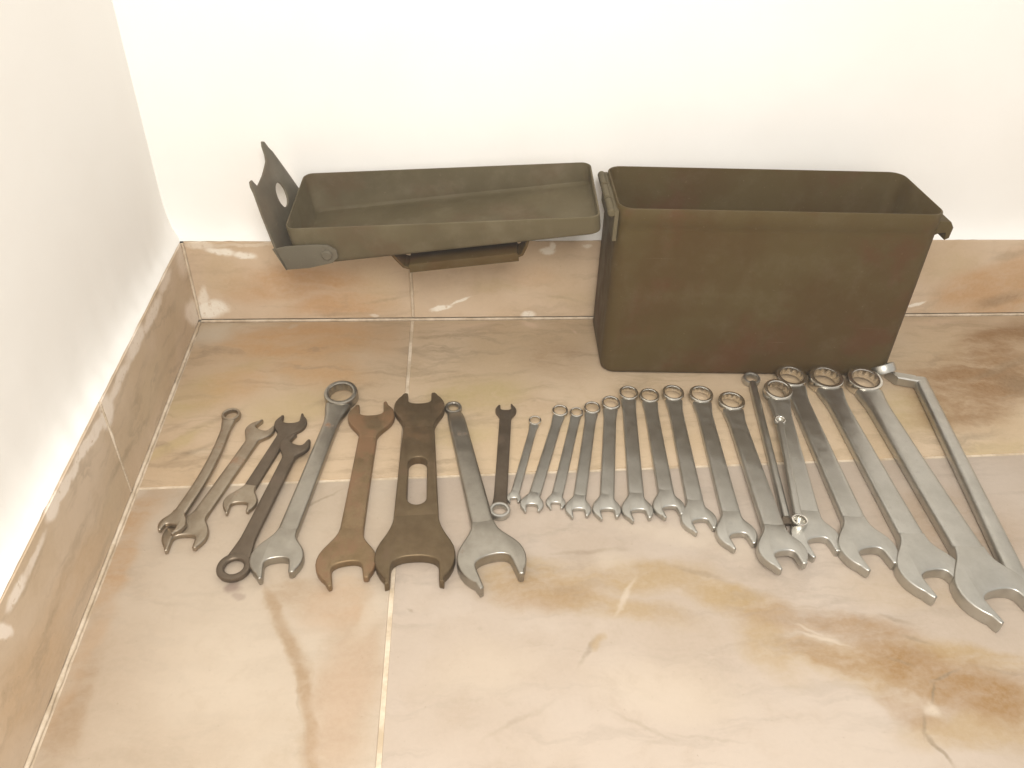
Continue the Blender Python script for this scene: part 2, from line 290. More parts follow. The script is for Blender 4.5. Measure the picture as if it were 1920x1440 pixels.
def plate(name, loops, half_t, bev, mat, parent, M=None):
    """flat forged or pressed piece from closed outlines (outer first, then holes), thick, with rounded edges"""
    cu = bpy.data.curves.new(name, 'CURVE')
    cu.dimensions = '2D'; cu.fill_mode = 'BOTH'
    cu.extrude = max(half_t - bev, 0.0001); cu.bevel_depth = bev; cu.bevel_resolution = 2; cu.offset = -bev
    for lp in loops:
        s = cu.splines.new('POLY'); s.points.add(len(lp) - 1); s.use_cyclic_u = True
        for i, q in enumerate(lp):
            s.points[i].co = (q[0], q[1], 0, 1)
    ob = bpy.data.objects.new(name, cu)
    COL.objects.link(ob)
    dg = bpy.context.evaluated_depsgraph_get()
    me = bpy.data.meshes.new_from_object(ob.evaluated_get(dg))
    bpy.data.objects.remove(ob); bpy.data.curves.remove(cu)
    me.name = name
    bm = bmesh.new(); bm.from_mesh(me)
    bmesh.ops.remove_doubles(bm, verts=bm.verts, dist=1e-6)
    if M is not None:
        bm.transform(M)
    bmesh.ops.recalc_face_normals(bm, faces=bm.faces)
    bm.to_mesh(me); bm.free()
    me.materials.clear(); me.materials.append(mat)
    me.shade_smooth(); me.set_sharp_from_angle(angle=R(38))
    return link(bpy.data.objects.new(name, me), parent)

def loft(rings, cap=True):
    bm = bmesh.new()
    vs = [[bm.verts.new(q) for q in r] for r in rings]
    n = len(rings[0])
    for a, b in zip(vs, vs[1:]):
        for i in range(n):
            bm.faces.new((a[i], a[(i + 1) % n], b[(i + 1) % n], b[i]))
    if cap:
        bm.faces.new(list(reversed(vs[0]))); bm.faces.new(vs[-1])
    return bm

def prism(poly, z0, z1, bev=0.0, axis='z'):
    bm = bmesh.new()
    a = [bm.verts.new((x, y, z0)) for x, y in poly]
    b = [bm.verts.new((x, y, z1)) for x, y in poly]
    n = len(poly)
    bm.faces.new(list(reversed(a))); bm.faces.new(b)
    for i in range(n):
        bm.faces.new((a[i], a[(i + 1) % n], b[(i + 1) % n], b[i]))
    if bev:
        top = [e for e in bm.edges if all(v.co.z > z1 - 1e-7 for v in e.verts)]
        bmesh.ops.bevel(bm, geom=top, offset=bev, segments=2, affect='EDGES', profile=0.5)
    return bm

# ---------------------------------------------------------------- the room: floor, walls, skirting
SK = 0.0490                       # the side wall is not quite square to the back wall
HS = 0.0907                       # height of the skirting tiles
G = 0.0016                        # half a joint
JX, JX2 = 0.2206, 0.955           # joints running away from the viewer
jy = lambda x: -0.2503 + 0.026 * x   # the joint running across
lx = lambda y: -SK * y            # face of the side skirting

fl_bm = prism([(-0.06, -1.55), (1.65, -1.55), (1.65, 0.05), (-0.06, 0.05)], -0.03, -0.0010)
floor = tag(from_bm('floor', fl_bm, M_GROUT, None, 0), kind='structure')
def tile(name, poly, mat):
    from_bm(name, prism(poly, -0.009, 0.0, 0.0009), mat, floor, 30)
Y2 = -0.862
tile('tile', [(lx(jy(0)) + 2 * G, jy(0) + G), (JX - G, jy(JX) + G), (JX - G, -0.0022), (0.0024, -0.0022)], M_A)
tile('tile', [(JX + G, jy(JX) + G), (JX2 - G, jy(JX2) + G), (JX2 - G, -0.0022), (JX + G, -0.0022)], M_B)
tile('tile', [(lx(Y2) + 2 * G, Y2 + G), (JX - G, Y2 + G), (JX - G, jy(JX) - G), (lx(jy(0)) + 2 * G, jy(0) - G)], M_C)
tile('tile', [(JX + G, Y2 + G), (JX2 - G, Y2 + G), (JX2 - G, jy(JX2) - G), (JX + G, jy(JX) - G)], M_D)
tile('tile', [(JX2 + G, jy(JX2) + G), (1.6, jy(1.6) + G), (1.6, -0.0022), (JX2 + G, -0.0022)], M_B)
tile('tile', [(JX2 + G, Y2 + G), (1.6, Y2 + G), (1.6, jy(1.6) - G), (JX2 + G, jy(JX2) - G)], M_D)
tile('tile', [(lx(-1.5) + 2 * G, -1.5), (JX - G, -1.5), (JX - G, Y2 - G), (lx(Y2) + 2 * G, Y2 - G)], M_C)
tile('tile', [(JX + G, -1.5), (JX2 - G, -1.5), (JX2 - G, Y2 - G), (JX + G, Y2 - G)], M_D)

def wall(name, p0, p1, inward, lump, seed):
    """plastered wall whose foot bulges out over the top of the skirting tiles"""
    p0, p1, inward = Vector(p0), Vector(p1), Vector(inward)
    L = (p1 - p0).length
    nx = int(L / 0.007)
    prof = [(0.013, 1.6), (0.013, 0.6), (0.013, 0.40), (0.013, 0.25), (0.013, 0.18), (0.013, 0.145), (0.0125, 0.125), (0.0115, 0.112),
            (0.009, 0.1015), (0.0055, 0.0955), (0.0025, 0.0925), (0.0010, 0.0908), (0.0045, 0.0895), (0.013, 0.088), (0.013, -0.01)]
    bm = bmesh.new()
    rows = []
    for i in range(nx + 1):
        c = p0.lerp(p1, i / nx)
        row = []
        for j, (o, z) in enumerate(prof):
            nz = noise.noise(Vector((c.x * 40 + seed, c.y * 40, z * 40)))
            nz2 = noise.noise(Vector((c.x * 130 + seed, c.y * 130, z * 130)))
            near = (0, 0, 0, 0, 0.1, 0.25, 0.5, 0.8, 1, 1, 1, 1, 1, 0, 0)[j]
            k = o - lump * near * (nz * 0.7 + nz2 * 0.4) * (0.35 if j >= 10 else 1.0)
            zz = z + (nz2 * 0.0016 * near if 8 <= j <= 11 else 0)
            if j == 11: k = max(k, 0.0006); zz = max(zz, HS + 0.0002)
            if j == 12: zz = HS - 0.001; k = 0.006
            row.append(bm.verts.new((c.x - inward.x * k, c.y - inward.y * k, zz)))
        rows.append(row)
    for a, b in zip(rows, rows[1:]):
        for j in range(len(prof) - 1):
            bm.faces.new((a[j], b[j], b[j + 1], a[j + 1]))
    return from_bm(name, bm, M_WALL, None, 60)
back_wall = tag(wall('back_wall', (-0.045, 0, 0), (1.62, 0, 0), (0, -1, 0), 0.0012, 3.1), kind='structure')
inw = Vector((1, SK, 0)).normalized()
side_wall = tag(wall('side_wall', (lx(0.04), 0.04, 0), (lx(-1.55), -1.55, 0), inw, 0.0022, 9.7), kind='structure')

def skirt(parent, a, b, inward, mat):
    """one skirting tile standing between floor points a and b, face on the a-b line"""
    a, b, n = Vector((*a, 0)), Vector((*b, 0)), Vector((*inward, 0)).normalized()
    bm = bmesh.new()
    q = [a, b, b - n * 0.0085, a - n * 0.0085]
    lo_ = [bm.verts.new((v.x, v.y, 0.0022)) for v in q]
    hi_ = [bm.verts.new((v.x, v.y, HS)) for v in q]
    bm.faces.new(lo_); bm.faces.new(hi_)
    for i in range(4):
        bm.faces.new((lo_[i], lo_[(i + 1) % 4], hi_[(i + 1) % 4], hi_[i]))
    bmesh.ops.recalc_face_normals(bm, faces=bm.faces)
    ed = [e for e in bm.edges if sum(1 for v in e.verts if v in (lo_[0], lo_[1], hi_[0], hi_[1])) == 2]
    bmesh.ops.bevel(bm, geom=ed, offset=0.0008, segments=2, affect='EDGES')
    return from_bm('skirting_tile', bm, mat, parent, 30)
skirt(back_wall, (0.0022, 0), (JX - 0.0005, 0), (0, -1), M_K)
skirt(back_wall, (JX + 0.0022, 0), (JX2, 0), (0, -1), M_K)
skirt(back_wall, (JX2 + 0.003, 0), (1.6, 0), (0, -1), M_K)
skirt(side_wall, (lx(-0.0005), -0.0005), (lx(-0.2555), -0.2555), inw[:2], M_L)
skirt(side_wall, (lx(-0.2583), -0.2583), (lx(-0.86), -0.86), inw[:2], M_L)
skirt(side_wall, (lx(-0.863), -0.863), (lx(-1.5), -1.5), inw[:2], M_L)
def bead(parent, a, b, r, seed, lift):
    """thin uneven line of joint filler"""
    a, b = Vector(a), Vector(b)
    d = b - a; n = max(8, int(d.length / 0.004))
    side = d.normalized().cross(lift).normalized()
    rings = []
    for i in range(n + 1):
        c = a.lerp(b, i / n)
        rr = r * (1 + 0.45 * noise.noise(Vector((i * 0.33 + seed, seed, 0))))
        rings.append([c + (side * math.cos(t) + lift * math.sin(t)) * rr for t in [k * math.tau / 8 for k in range(8)]])
    o = from_bm('joint_filler', loft(rings), M_GROUT, parent, 60)
    return o
bead(back_wall, (0.002, -0.0002, 0.0004), (1.6, -0.0002, 0.0004), 0.0014, 1.0, Vector((0, -0.7, 0.7)))
bead(back_wall, (JX + 0.0008, 0.0012, 0.003), (JX + 0.0008, 0.0012, 0.0895), 0.0017, 2.0, Vector((0, -1, 0)))
bead(back_wall, (0.0012, -0.0004, 0.003), (0.0012, -0.0004, 0.0895), 0.0015, 4.0, Vector((0.7, -0.7, 0)))
bead(side_wall, (lx(-0.004) + 0.0003, -0.004, 0.0004), (lx(-1.5) + 0.0003, -1.5, 0.0004), 0.0017, 7.0, Vector((0.7, 0, 0.7)))
bead(side_wall, (lx(-0.2569) - 0.0012, -0.2569, 0.003), (lx(-0.2569) - 0.0012, -0.2569, 0.0895), 0.0017, 5.0, Vector((1, 0, 0)))

# ---------------------------------------------------------------- the box
def lerp(a, b, t): return a + (b - a) * t

def rrect(x0, y0, x1, y1, r, n=6):
    out = []
    for (cx, cy, a0) in ((x1 - r, y1 - r, 0), (x0 + r, y1 - r, 90), (x0 + r, y0 + r, 180), (x1 - r, y0 + r, 270)):
        for i in range(n + 1):
            a = R(a0 + 90 * i / n)
            out.append((cx + r * math.cos(a), cy + r * math.sin(a)))
    return out

LB, DB, HB = 0.282, 0.098, 0.1715
box = bpy.data.objects.new('metal_box', None)
box.empty_display_size = 0.05
link(box)
box.location = (0.4065, -0.1035, 0)
box.rotation_euler = (0, 0, R(-2.7))
tag(box, 'dark olive metal box standing open against the wall, its lid swung out to the left', 'box')
rings = []
def lvl(off, z, r):
    rings.append([(x, y, z) for x, y in rrect(off, off, LB - off, DB - off, max(r, 0.002))])
lvl(0.008, 0.0000, 0.008); lvl(0.003, 0.0008, 0.011); lvl(0.0008, 0.003, 0.0125); lvl(0.0000, 0.007, 0.013)
for z in (0.05, 0.10, 0.150): lvl(0, z, 0.013)
lvl(0.0, 0.1555, 0.013); lvl(-0.0003, 0.1562, 0.0132); lvl(-0.0003, HB - 0.0008, 0.0132); lvl(0.0002, HB, 0.013)
lvl(0.0012, HB, 0.012); lvl(0.0016, HB - 0.001, 0.0115); lvl(0.0016, 0.10, 0.0115); lvl(0.0016, 0.004, 0.0115)
bmx = loft(rings)
# the big pressed sides are never dead flat
for v in bmx.verts:
    if 0.02 < v.co.z < 0.15:
        v.co.y += 0.0012 * noise.noise(Vector((v.co.x * 9, v.co.y * 20, v.co.z * 12)))
from_bm('body', bmx, M_BOX, box, 40)
# catch for the clasp on the right end
plate('catch', [[(0, 0), (0.012, -0.001), (0.0155, -0.006), (0.015, -0.016), (0.0115, -0.018), (0.0105, -0.011), (0.004, -0.012), (0.0, -0.014)]],
      0.036, 0.0006, M_BOX, box, Matrix.Translation((LB - 0.0006, 0.046, HB - 0.010)) @ Matrix.Rotation(R(90), 4, 'X'))
# hinge on the left end
def tube(p, q, r, n=14):
    p, q = Vector(p), Vector(q); d = (q - p).normalized()
    u = d.orthogonal().normalized(); v = d.cross(u)
    f = lambda c, rr: [c + (u * math.cos(t) + v * math.sin(t)) * rr for t in [k * math.tau / n for k in range(n)]]
    e = min(r * 0.3, (q - p).length * 0.2)
    return loft([f(p, r - e), f(p + d * e, r), f(q - d * e, r), f(q, r - e)])
for i in range(3):
    y0 = 0.004 + i * 0.031
    from_bm('hinge_knuckle', tube((-0.0052, y0, HB - 0.0065), (-0.0052, y0 + 0.027, HB - 0.0065), 0.0036), M_LID, box, 40)
from_bm('hinge_leaf', prism([(-0.0028, 0.004), (0.0006, 0.004), (0.0006, 0.093), (-0.0028, 0.093)], HB - 0.032, HB - 0.004, 0.0006), M_LID, box, 30)

# the lid hangs on the hinge, inside up, sloping down to the left; built in its own axes: x leftwards is negative
LL, LD, LH = 0.268, 0.099, 0.042
T = 0.0013
wrap = Matrix.LocRotScale(Vector((0.3930, -0.1065, 0.1490)), None, None) @ Matrix.Rotation(-0.0553, 4, 'Z') @ Matrix.Rotation(-0.143, 4, 'Y') @ Matrix.Rotation(0.0706, 4, 'X')
rings = []
def lv2(off, z, r):
    rings.append([(x, y, z) for x, y in rrect(-LL + off, off, -off, LD - off, r)])
lv2(0.006, 0.0, 0.006); lv2(0.0018, 0.0008, 0.008); lv2(0.0003, 0.003, 0.0085); lv2(0, 0.006, 0.009); lv2(0, LH - 0.0006, 0.009)
lv2(0.0004, LH, 0.0085); lv2(0.0012, LH, 0.008); lv2(0.0016, LH - 0.001, 0.0075); lv2(0.0016, 0.006, 0.0075); lv2(0.0035, 0.003, 0.006); lv2(0.008, 0.0022, 0.004)
bml = loft(rings)
for v in bml.verts:                # near side stands lower than the far side
    v.co.z *= lerp(1.0, 0.50, (v.co.x + LL) / LL)
    if v.co.z > 0.010:
        f = 1 - (v.co.y / LD)
        v.co.z -= 0.004 * f
lid = from_bm('lid', bml, M_LID, box, 40)
box_m = Matrix.LocRotScale(box.location, box.rotation_euler, None)
lid.matrix_parent_inverse = Matrix.Identity(4)
lid.matrix_local = box_m.inverted() @ wrap
# raised rib pressed into the lid
def bar(path, wy, t, y0, mat, name, parent):
    """flat strap bent along an x-z path, wy wide in y"""
    rings = []
    n = len(path)
    for i, (x, z) in enumerate(path):
        a = Vector(path[max(i - 1, 0)]); b = Vector(path[min(i + 1, n - 1)])
        d = (b - a).normalized(); nn = Vector((-d.y, d.x)) * t
        rings.append([(x + nn.x, y0, z + nn.y), (x + nn.x, y0 + wy, z + nn.y), (x - nn.x, y0 + wy, z - nn.y), (x - nn.x, y0, z - nn.y)])
    bm = loft(rings)
    bmesh.ops.bevel(bm, geom=list(bm.edges), offset=t * 0.35, segments=1, affect='EDGES')
    return from_bm(name, bm, mat, parent, 30)
# carrying handle under the lid: a bent strap with a grip
bar([(-0.1835, 0.0005), (-0.1800, -0.006), (-0.1755, -0.0135), (-0.172, -0.0150), (-0.120, -0.0152), (-0.074, -0.0152), (-0.070, -0.0140), (-0.0655, -0.006), (-0.063, 0.0005)], 0.020, 0.0012, 0.004, M_BOX, 'carry_handle', lid)
from_bm('handle_grip', prism([(-0.171, 0.0035), (-0.0735, 0.0035), (-0.0735, 0.0245), (-0.171, 0.0245)], -0.0195, -0.0112, 0.002), M_BOX, lid, 30)
# clasp: a tapered plate with a slot, hinged at the far left end of the lid, with side arms along the lid
LEAN = math.radians(10)
cm = Matrix.Translation((-LL - 0.0075, 0, 0.001)) @ Matrix.Rotation(-LEAN, 4, 'Y') @ Matrix(((0, 0, 1, 0), (1, 0, 0, 0), (0, 1, 0, 0), (0, 0, 0, 1)))
# outline in (y, up)
slot = [(0.062 + 0.0125 * math.cos(t) * (1 if abs(math.cos(t)) < 0.8 else 0.95), 0.040 + 0.0110 * math.sin(t)) for t in [k * math.tau / 22 for k in range(22)]]
outer = [(-0.004, 0.0), (-0.004, 0.020), (0.005, 0.045), (0.0125, 0.061), (0.0135, 0.0665), (0.0165, 0.0695), (0.0205, 0.069), (0.0225, 0.065),
         (0.025, 0.0615), (0.034, 0.0615), (0.046, 0.0620), (0.058, 0.0635), (0.0665, 0.0650), (0.0715, 0.0690), (0.0745, 0.0750), (0.0785, 0.0775), (0.0825, 0.0755),
         (0.0850, 0.0695), (0.089, 0.064), (0.097, 0.044), (0.105, 0.022), (0.107, 0.0)]
outer = [(y, z * 1.10) for y, z in outer]
clasp = plate('clasp', [outer, slot], 0.0009, 0.0004, M_CLASP, lid, cm)
def arm(y0, y1):
    pts = [(-LL - 0.0085, 0.0012), (-LL - 0.0140, 0.0225), (-LL - 0.0110, 0.0225), (-LL - 0.0015, 0.0235), (-LL + 0.020, 0.0225), (-LL + 0.034, 0.0205), (-LL + 0.040, 0.0150), (-LL + 0.040, 0.008), (-LL + 0.034, 0.003), (-LL + 0.012, 0.0004)]
    plate('clasp_arm', [pts], abs(y1 - y0) / 2, 0.0004, M_CLASP, lid, Matrix.Translation((0, (y0 + y1) / 2, 0)) @ Matrix.Rotation(R(90), 4, 'X'))
arm(-0.0040, -0.0022)
arm(LD + 0.0004, LD + 0.0022)
for yy in (-0.0062,):
    from_bm('pivot_pin', tube((-LL + 0.031, yy, 0.0115), (-LL + 0.031, 0.0, 0.0115), 0.0048), M_CLASP, lid, 40)

# ---------------------------------------------------------------- wrenches
def bez(p0, p1, p2, n):
    return [((1 - t) ** 2 * p0[0] + 2 * t * (1 - t) * p1[0] + t * t * p2[0], (1 - t) ** 2 * p0[1] + 2 * t * (1 - t) * p1[1] + t * t * p2[1]) for t in [i / n for i in range(n + 1)]]

def jaw_outline(W, g, delta, hw, neck, reach=0.88, depth=None):
    """open end looking along +x from its centre; the handle comes from -x. W over the cheeks, g across the flats"""
    Rr = W / 2
    cd, sd = math.cos(delta), math.sin(delta)
    rot = lambda u, v: (u * cd - v * sd, u * sd + v * cd)
    Lp = Rr * reach
    dp = depth or 0.43 * W
    ph = 118
    def outer(sgn):
        pts = [rot(Rr * 1.0 * math.cos(R(a)), sgn * Rr * math.sin(R(a))) for a in (ph, 106, 94, 82, 70, 58, 50)]
        lead = 0.10 if sgn * delta < 0 else (-0.06 if delta else 0.0)
        tw = g / 2 + Rr * 0.12
        p0 = (Rr * math.cos(R(46)), Rr * math.sin(R(46)))
        tip = (Lp * (1 + lead), tw)
        pts += [rot(u, sgn * v) for u, v in bez(p0, (Lp * 0.92, tw + (p0[1] - tw) * 0.85), tip, 5)]
        pts.append(rot(Lp * (1.0 + lead) - Rr * 0.03, sgn * (g / 2 + Rr * 0.015)))
        pts.append(rot(Lp * (0.92 + lead), sgn * g / 2))
        return pts
    def throat():
        d = Lp - dp
        k = g * 0.30
        pts = []
        for a in range(90, -91, -15):
            sg = math.sin(R(a))
            pts.append(rot(d + k - k * math.cos(R(a)) ** 0.75, g / 2 * math.copysign(abs(sg) ** 0.85, sg)))
        return pts
    def side(sgn):
        a0 = rot(Rr * math.cos(R(ph)), sgn * Rr * math.sin(R(ph)))
        tg = rot(math.sin(R(ph)), -sgn * math.cos(R(ph)))
        p1 = (-neck + (neck - Rr) * 0.45 + Rr * 0.20, sgn * hw)
        p2 = (a0[0] - tg[0] * Rr * 0.42, a0[1] - tg[1] * Rr * 0.42)
        p0 = (-neck, sgn * hw)
        out = []
        for i in range(10):
            t = i / 10; s = 1 - t
            out.append(tuple(s ** 3 * p0[c] + 3 * s * s * t * p1[c] + 3 * s * t * t * p2[c] + t ** 3 * a0[c] for c in (0, 1)))
        return out
    return side(1) + outer(1) + throat() + list(reversed(outer(-1))) + list(reversed(side(-1)))

def add_jaw(root, x, z, W, g, delta_deg, hw, t, mat, flip=False, reach=0.88, neck=None, depth=None):
    neck = neck or W * 0.74
    pts = jaw_outline(W, g, R(delta_deg), hw, neck, reach, depth)
    Mx = Matrix.Translation((x, 0, z))
    if flip:
        Mx = Mx @ Matrix.Rotation(math.pi, 4, 'Z')
    return plate('open_jaw', [pts], t / 2, min(t * 0.26, 0.0013), mat, root, Mx)

def add_ring(root, x, z, ro, ri, h, tilt, mat, pts12=True, name='ring_head'):
    n = 60
    b = min(0.0012, (ro - ri) * 0.35)
    c = min(0.0011, (ro - ri) * 0.4)
    rings = []
    for k in range(n):
        t = k * math.tau / n
        rr = ri * (1 + (0.055 * abs(math.cos(6 * t)) if pts12 else 0))
        cs, sn = math.cos(t), math.sin(t)
        prof = [(ro - b * 0.3, -h), (ro, -h + b), (ro + 0.0002, 0), (ro, h - b), (ro - b * 0.3, h - b * 0.3), (ro - b, h), (ri + c * 1.15, h), (ri + c * 0.5, h - c * 0.35), (rr, h - c * 1.1), (rr, -h + c), (ri + c, -h), (ro - b, -h)]
        rings.append([(q * cs, q * sn, zz) for q, zz in prof])
    rings.append(rings[0])
    bm = loft(rings, False)
    bmesh.ops.remove_doubles(bm, verts=bm.verts, dist=1e-7)
    bm.transform(Matrix.Translation((x, 0, z)) @ Matrix.Rotation(R(tilt), 4, 'Y'))
    return from_bm(name, bm, mat, root, 32)

def add_handle(root, secs, mat, n_exp=4.2, name='handle'):
    """secs: (x, y, z, half width, half thickness)"""
    N = 20
    rings = []
    for (x, y, z, a, b) in secs:
        r = []
        for k in range(N):
            t = (k + 0.5) * math.tau / N
            c, s = math.cos(t), math.sin(t)
            r.append((x, y + a * math.copysign(abs(c) ** (2 / n_exp), c), z + b * math.copysign(abs(s) ** (2 / n_exp), s)))
        rings.append(r)
    return from_bm(name, loft(rings), mat, root, 40)

def new_wrench(kind, label, A, B, zA=0.0, zB=0.0, roll=0.0):
    A, B = Vector((*A, zA)), Vector((*B, zB))
    o = bpy.data.objects.new(kind, None); o.empty_display_size = 0.02
    link(o)
    d = B - A
    o.location = A
    o.rotation_euler = (roll, -math.asin(d.z / d.length), math.atan2(d.y, d.x))
    tag(o, label, 'wrench', 'wrenches laid side by side on the tiled floor')
    return o, d.length

def lerp(a, b, t): return a + (b - a) * t

def jawfit(x, xj, xend, t, mid):
    """half thickness of a handle that runs into a forged head: level with it at xj, sinking in towards xend"""
    s = (x - xj) / (xend - xj)
    if s >= 0:
        return lerp(0.506, 0.40, min(s, 1)) * t
    return lerp(0.506, mid, min(1, -s * 0.5)) * t

def combo(label, A, B, rA, W, hA, hB, mat, delta=13, zA=0, zB=0, ri=0.71, tilt=7, bend=0.0, g=None, ringmat=None, reach=0.88, depth=None):
    """combination wrench, ring end at A, open end at B"""
    o, L = new_wrench('combination_wrench', label, A, B, zA, zB)
    t = max(0.0032, W * 0.205)
    hr = max(0.0018, rA * 0.33)
    th = t * 0.44
    zr = hr + 0.0006 + rA * math.sin(R(abs(tilt))) * 0.9
    add_ring(o, 0, zr, rA, rA * ri, hr, tilt, ringmat or (M_BRIGHT if mat is M_CHROME else mat))
    if mat is M_CHROME:
        hA, hB = hA * 1.08, hB * 1.08
    neck = W * 0.74
    secs = []
    x0, x1 = rA * (ri + 1) / 2 + 0.0002, L - neck * 0.30
    xj = L - neck
    ns = 24
    for i in range(ns + 1):
        s = i / ns
        x = lerp(x0, x1, s)
        flare = math.exp(-((x - x0) / (rA * 0.9)) ** 2)
        hw = lerp(hA, hB, s) / 2
        hw = lerp(hw, rA * 0.80, flare * 0.85)
        z = lerp(t / 2, zr - math.sin(R(tilt)) * x0 - hr * 0.1, math.exp(-((x - x0) / (rA * 1.2)) ** 2))
        hh = lerp(jawfit(x, xj, x1, t, 0.44), hr * 0.82, flare)
        secs.append((x, bend * math.sin(math.pi * s), z, hw, hh))
    add_handle(o, secs, mat, 5)
    add_jaw(o, L, t / 2, W, g or W * 0.46, delta, hB / 2 - 0.0003, t, mat, reach=reach, depth=depth)
    return o

def double_open(label, A, B, WA, WB, hA, hB, mat, dA=13, dB=13, zA=0, zB=0, slot=None, matB=None, matA=None, gA=None, gB=None, dpA=None, dpB=None):
    o, L = new_wrench('open_end_wrench', label, A, B, zA, zB)
    t = max(0.0032, max(WA, WB) * 0.15)
    add_jaw(o, 0, t * 0.5, WA, gA or WA * 0.52, dA, hA / 2 - 0.0003, t * 0.96, matA or mat, True, depth=dpA)
    add_jaw(o, L, t * 0.5, WB, gB or WB * 0.50, dB, hB / 2 - 0.0003, t, matB or mat, False, depth=dpB)
    x0, x1 = WA * 0.25, L - WB * 0.25
    if slot:
        x0, x1 = WA * 0.66, L - WB * 0.66
        up = [(lerp(x0, x1, s), lerp(hA, hB, s) / 2) for s in [i / 8 for i in range(9)]]
        lp = up + [(x, -y) for x, y in reversed(up)]
        sx0, sx1, sr = slot
        sl = [(sx1 - sr + sr * math.cos(R(a)), sr * math.sin(R(a))) for a in range(-90, 91, 15)] + [(sx0 + sr - sr * math.cos(R(a)), -sr * math.sin(R(a))) for a in range(-90, 91, 15)]
        plate('handle', [lp, sl], t * 0.5 + 0.00006, t * 0.14, mat, o, Matrix.Translation((0, 0, t * 0.5)))
    else:
        secs = []
        for i in range(25):
            s = i / 24
            waist = 1 - 0.03 * math.sin(math.pi * s)
            x = lerp(x0, x1, s)
            secs.append((x, 0, t * 0.5, lerp(hA, hB, s) / 2 * waist, min(jawfit(x, L - WB * 0.74, x1, t, 0.45), jawfit(-x, -WA * 0.74, -x0, t, 0.45))))
        add_handle(o, secs, mat, 5)
    return o

def open_ring(label, A, B, WA, rB, hA, hB, mat, ri, hr, dA=10, zA=0, zB=0, pts12=True, ringmat=None):
    """open jaw at A, flat ring at B"""
    o, L = new_wrench('combination_wrench', label, A, B, zA, zB)
    t = max(0.0034, WA * 0.2)
    add_jaw(o, 0, t / 2, WA, WA * 0.5, dA, hA / 2 - 0.0003, t, mat, True)
    add_ring(o, L, hr + 0.0002, rB, rB * ri, hr, 0, ringmat or mat, pts12)
    x0, x1 = WA * 0.25, L - rB * (ri + 1) / 2
    secs = []
    for i in range(15):
        s = i / 14
        x = lerp(x0, x1, s)
        fl = math.exp(-((x1 - x) / (rB * 0.8)) ** 2)
        secs.append((x, 0, lerp(t / 2, hr, fl), lerp(lerp(hA, hB, s) / 2, rB * 0.78, fl * 0.8), lerp(jawfit(-x, -WA * 0.74, -x0, t, 0.44), hr * 0.8, fl)))
    add_handle(o, secs, mat, 4.5)
    return o

mm = 0.001
# --- old mixed tools on the left, from the side wall on
combo('small dull wrench with a bent neck, leftmost of all, its jaw on the next wrench', (0.0690, -0.1650), (0.0560, -0.2985), 8.0*mm, 20*mm, 8.0*mm, 9.5*mm, M_DULL, -10, 0.0, 0.0050, 0.66, 6, 0.004)
double_open('brownish double open-ended wrench, second from the left, lying under the leftmost one', (0.0975, -0.1850), (0.0665, -0.3055), 25*mm, 33*mm, 11*mm, 12.5*mm, M_DULL, -16, 14)
double_open('short dark double open-ended wrench whose lower jaw touches the dark wrench with an eye', (0.1220, -0.1760), (0.0990, -0.2720), 28*mm, 26*mm, 10*mm, 10.5*mm, M_DARK, 14, 12, matB=M_DULL)
open_ring('slim dark wrench with a plain round eye at its near end, beside a purple stain', (0.1320, -0.2110), (0.1089, -0.3381), 25*mm, 12.0*mm, 10.5*mm, 11*mm, M_DARK, 0.57, 2.2*mm, -16, 0.0048, 0.0015, False)
combo('grey worn combination wrench with a large ring, just left of the rusty brown wrench', (0.1625, -0.1425), (0.1378, -0.3325), 15.0*mm, 38*mm, 13*mm, 15*mm, M_CHROME2, 14, 0, 0, 0.70, 9, ringmat=M_CHROME2)
double_open('rusty brown double open-ended wrench left of the slotted wrench', (0.1915, -0.1700), (0.1872, -0.3370), 41*mm, 43*mm, 15.5*mm, 18.5*mm, M_RUST, 5, 11, matB=M_RUST)
double_open('broad dark brown open-ended wrench with a long slot through the handle', (0.2335, -0.1600), (0.2362, -0.3350), 45*mm, 58*mm, 27*mm, 34*mm, M_BROWN, 0, 0, slot=(0.0690, 0.1240, 7.6*mm), gA=21*mm, gB=34*mm, dpA=16*mm, dpB=25*mm)
combo('large grey wrench with a wide open jaw and small ring, right of the slotted one', (0.2637, -0.1590), (0.2910, -0.3410), 7.6*mm, 50*mm, 14.5*mm, 18*mm, M_CHROME2, 8, 0, 0, 0.60, 5, g=27*mm, depth=25*mm)
# --- the set of combination wrenches, small to large
open_ring('short dark grey wrench, ring towards the viewer, just left of the thinnest silver one', (0.3110, -0.1620), (0.2993, -0.2883), 19*mm, 8.2*mm, 10.5*mm, 10.5*mm, M_DARK, 0.62, 2.8*mm, 4, ringmat=M_CHROME)
combo('thinnest silver combination wrench, just right of the short dark grey wrench', (0.3360, -0.1785), (0.3112, -0.2735), 5.6*mm, 11.5*mm, 6.0*mm, 6.5*mm, M_CHROME, 13)
combo('small silver combination wrench next to the thinnest silver one, on its right', (0.3596, -0.1663), (0.3249, -0.2810), 7.2*mm, 18.5*mm, 8.2*mm, 8.8*mm, M_CHROME, 12)
combo('small silver combination wrench with a very narrow jaw, second right of the thinnest silver one', (0.3744, -0.1680), (0.3438, -0.2795), 6.0*mm, 15.5*mm, 7.8*mm, 8.5*mm, M_CHROME, 12)
combo('small silver combination wrench, third to the right of the thinnest silver one', (0.3892, -0.1630), (0.3606, -0.2875), 7.6*mm, 20.5*mm, 9.0*mm, 9.6*mm, M_CHROME, 13)
combo('silver combination wrench with a bright ring standing just below the left corner of the box', (0.4072, -0.1570), (0.3828, -0.2890), 8.6*mm, 22.5*mm, 10.2*mm, 10.8*mm, M_CHROME, 13, ringmat=M_BRIGHT)
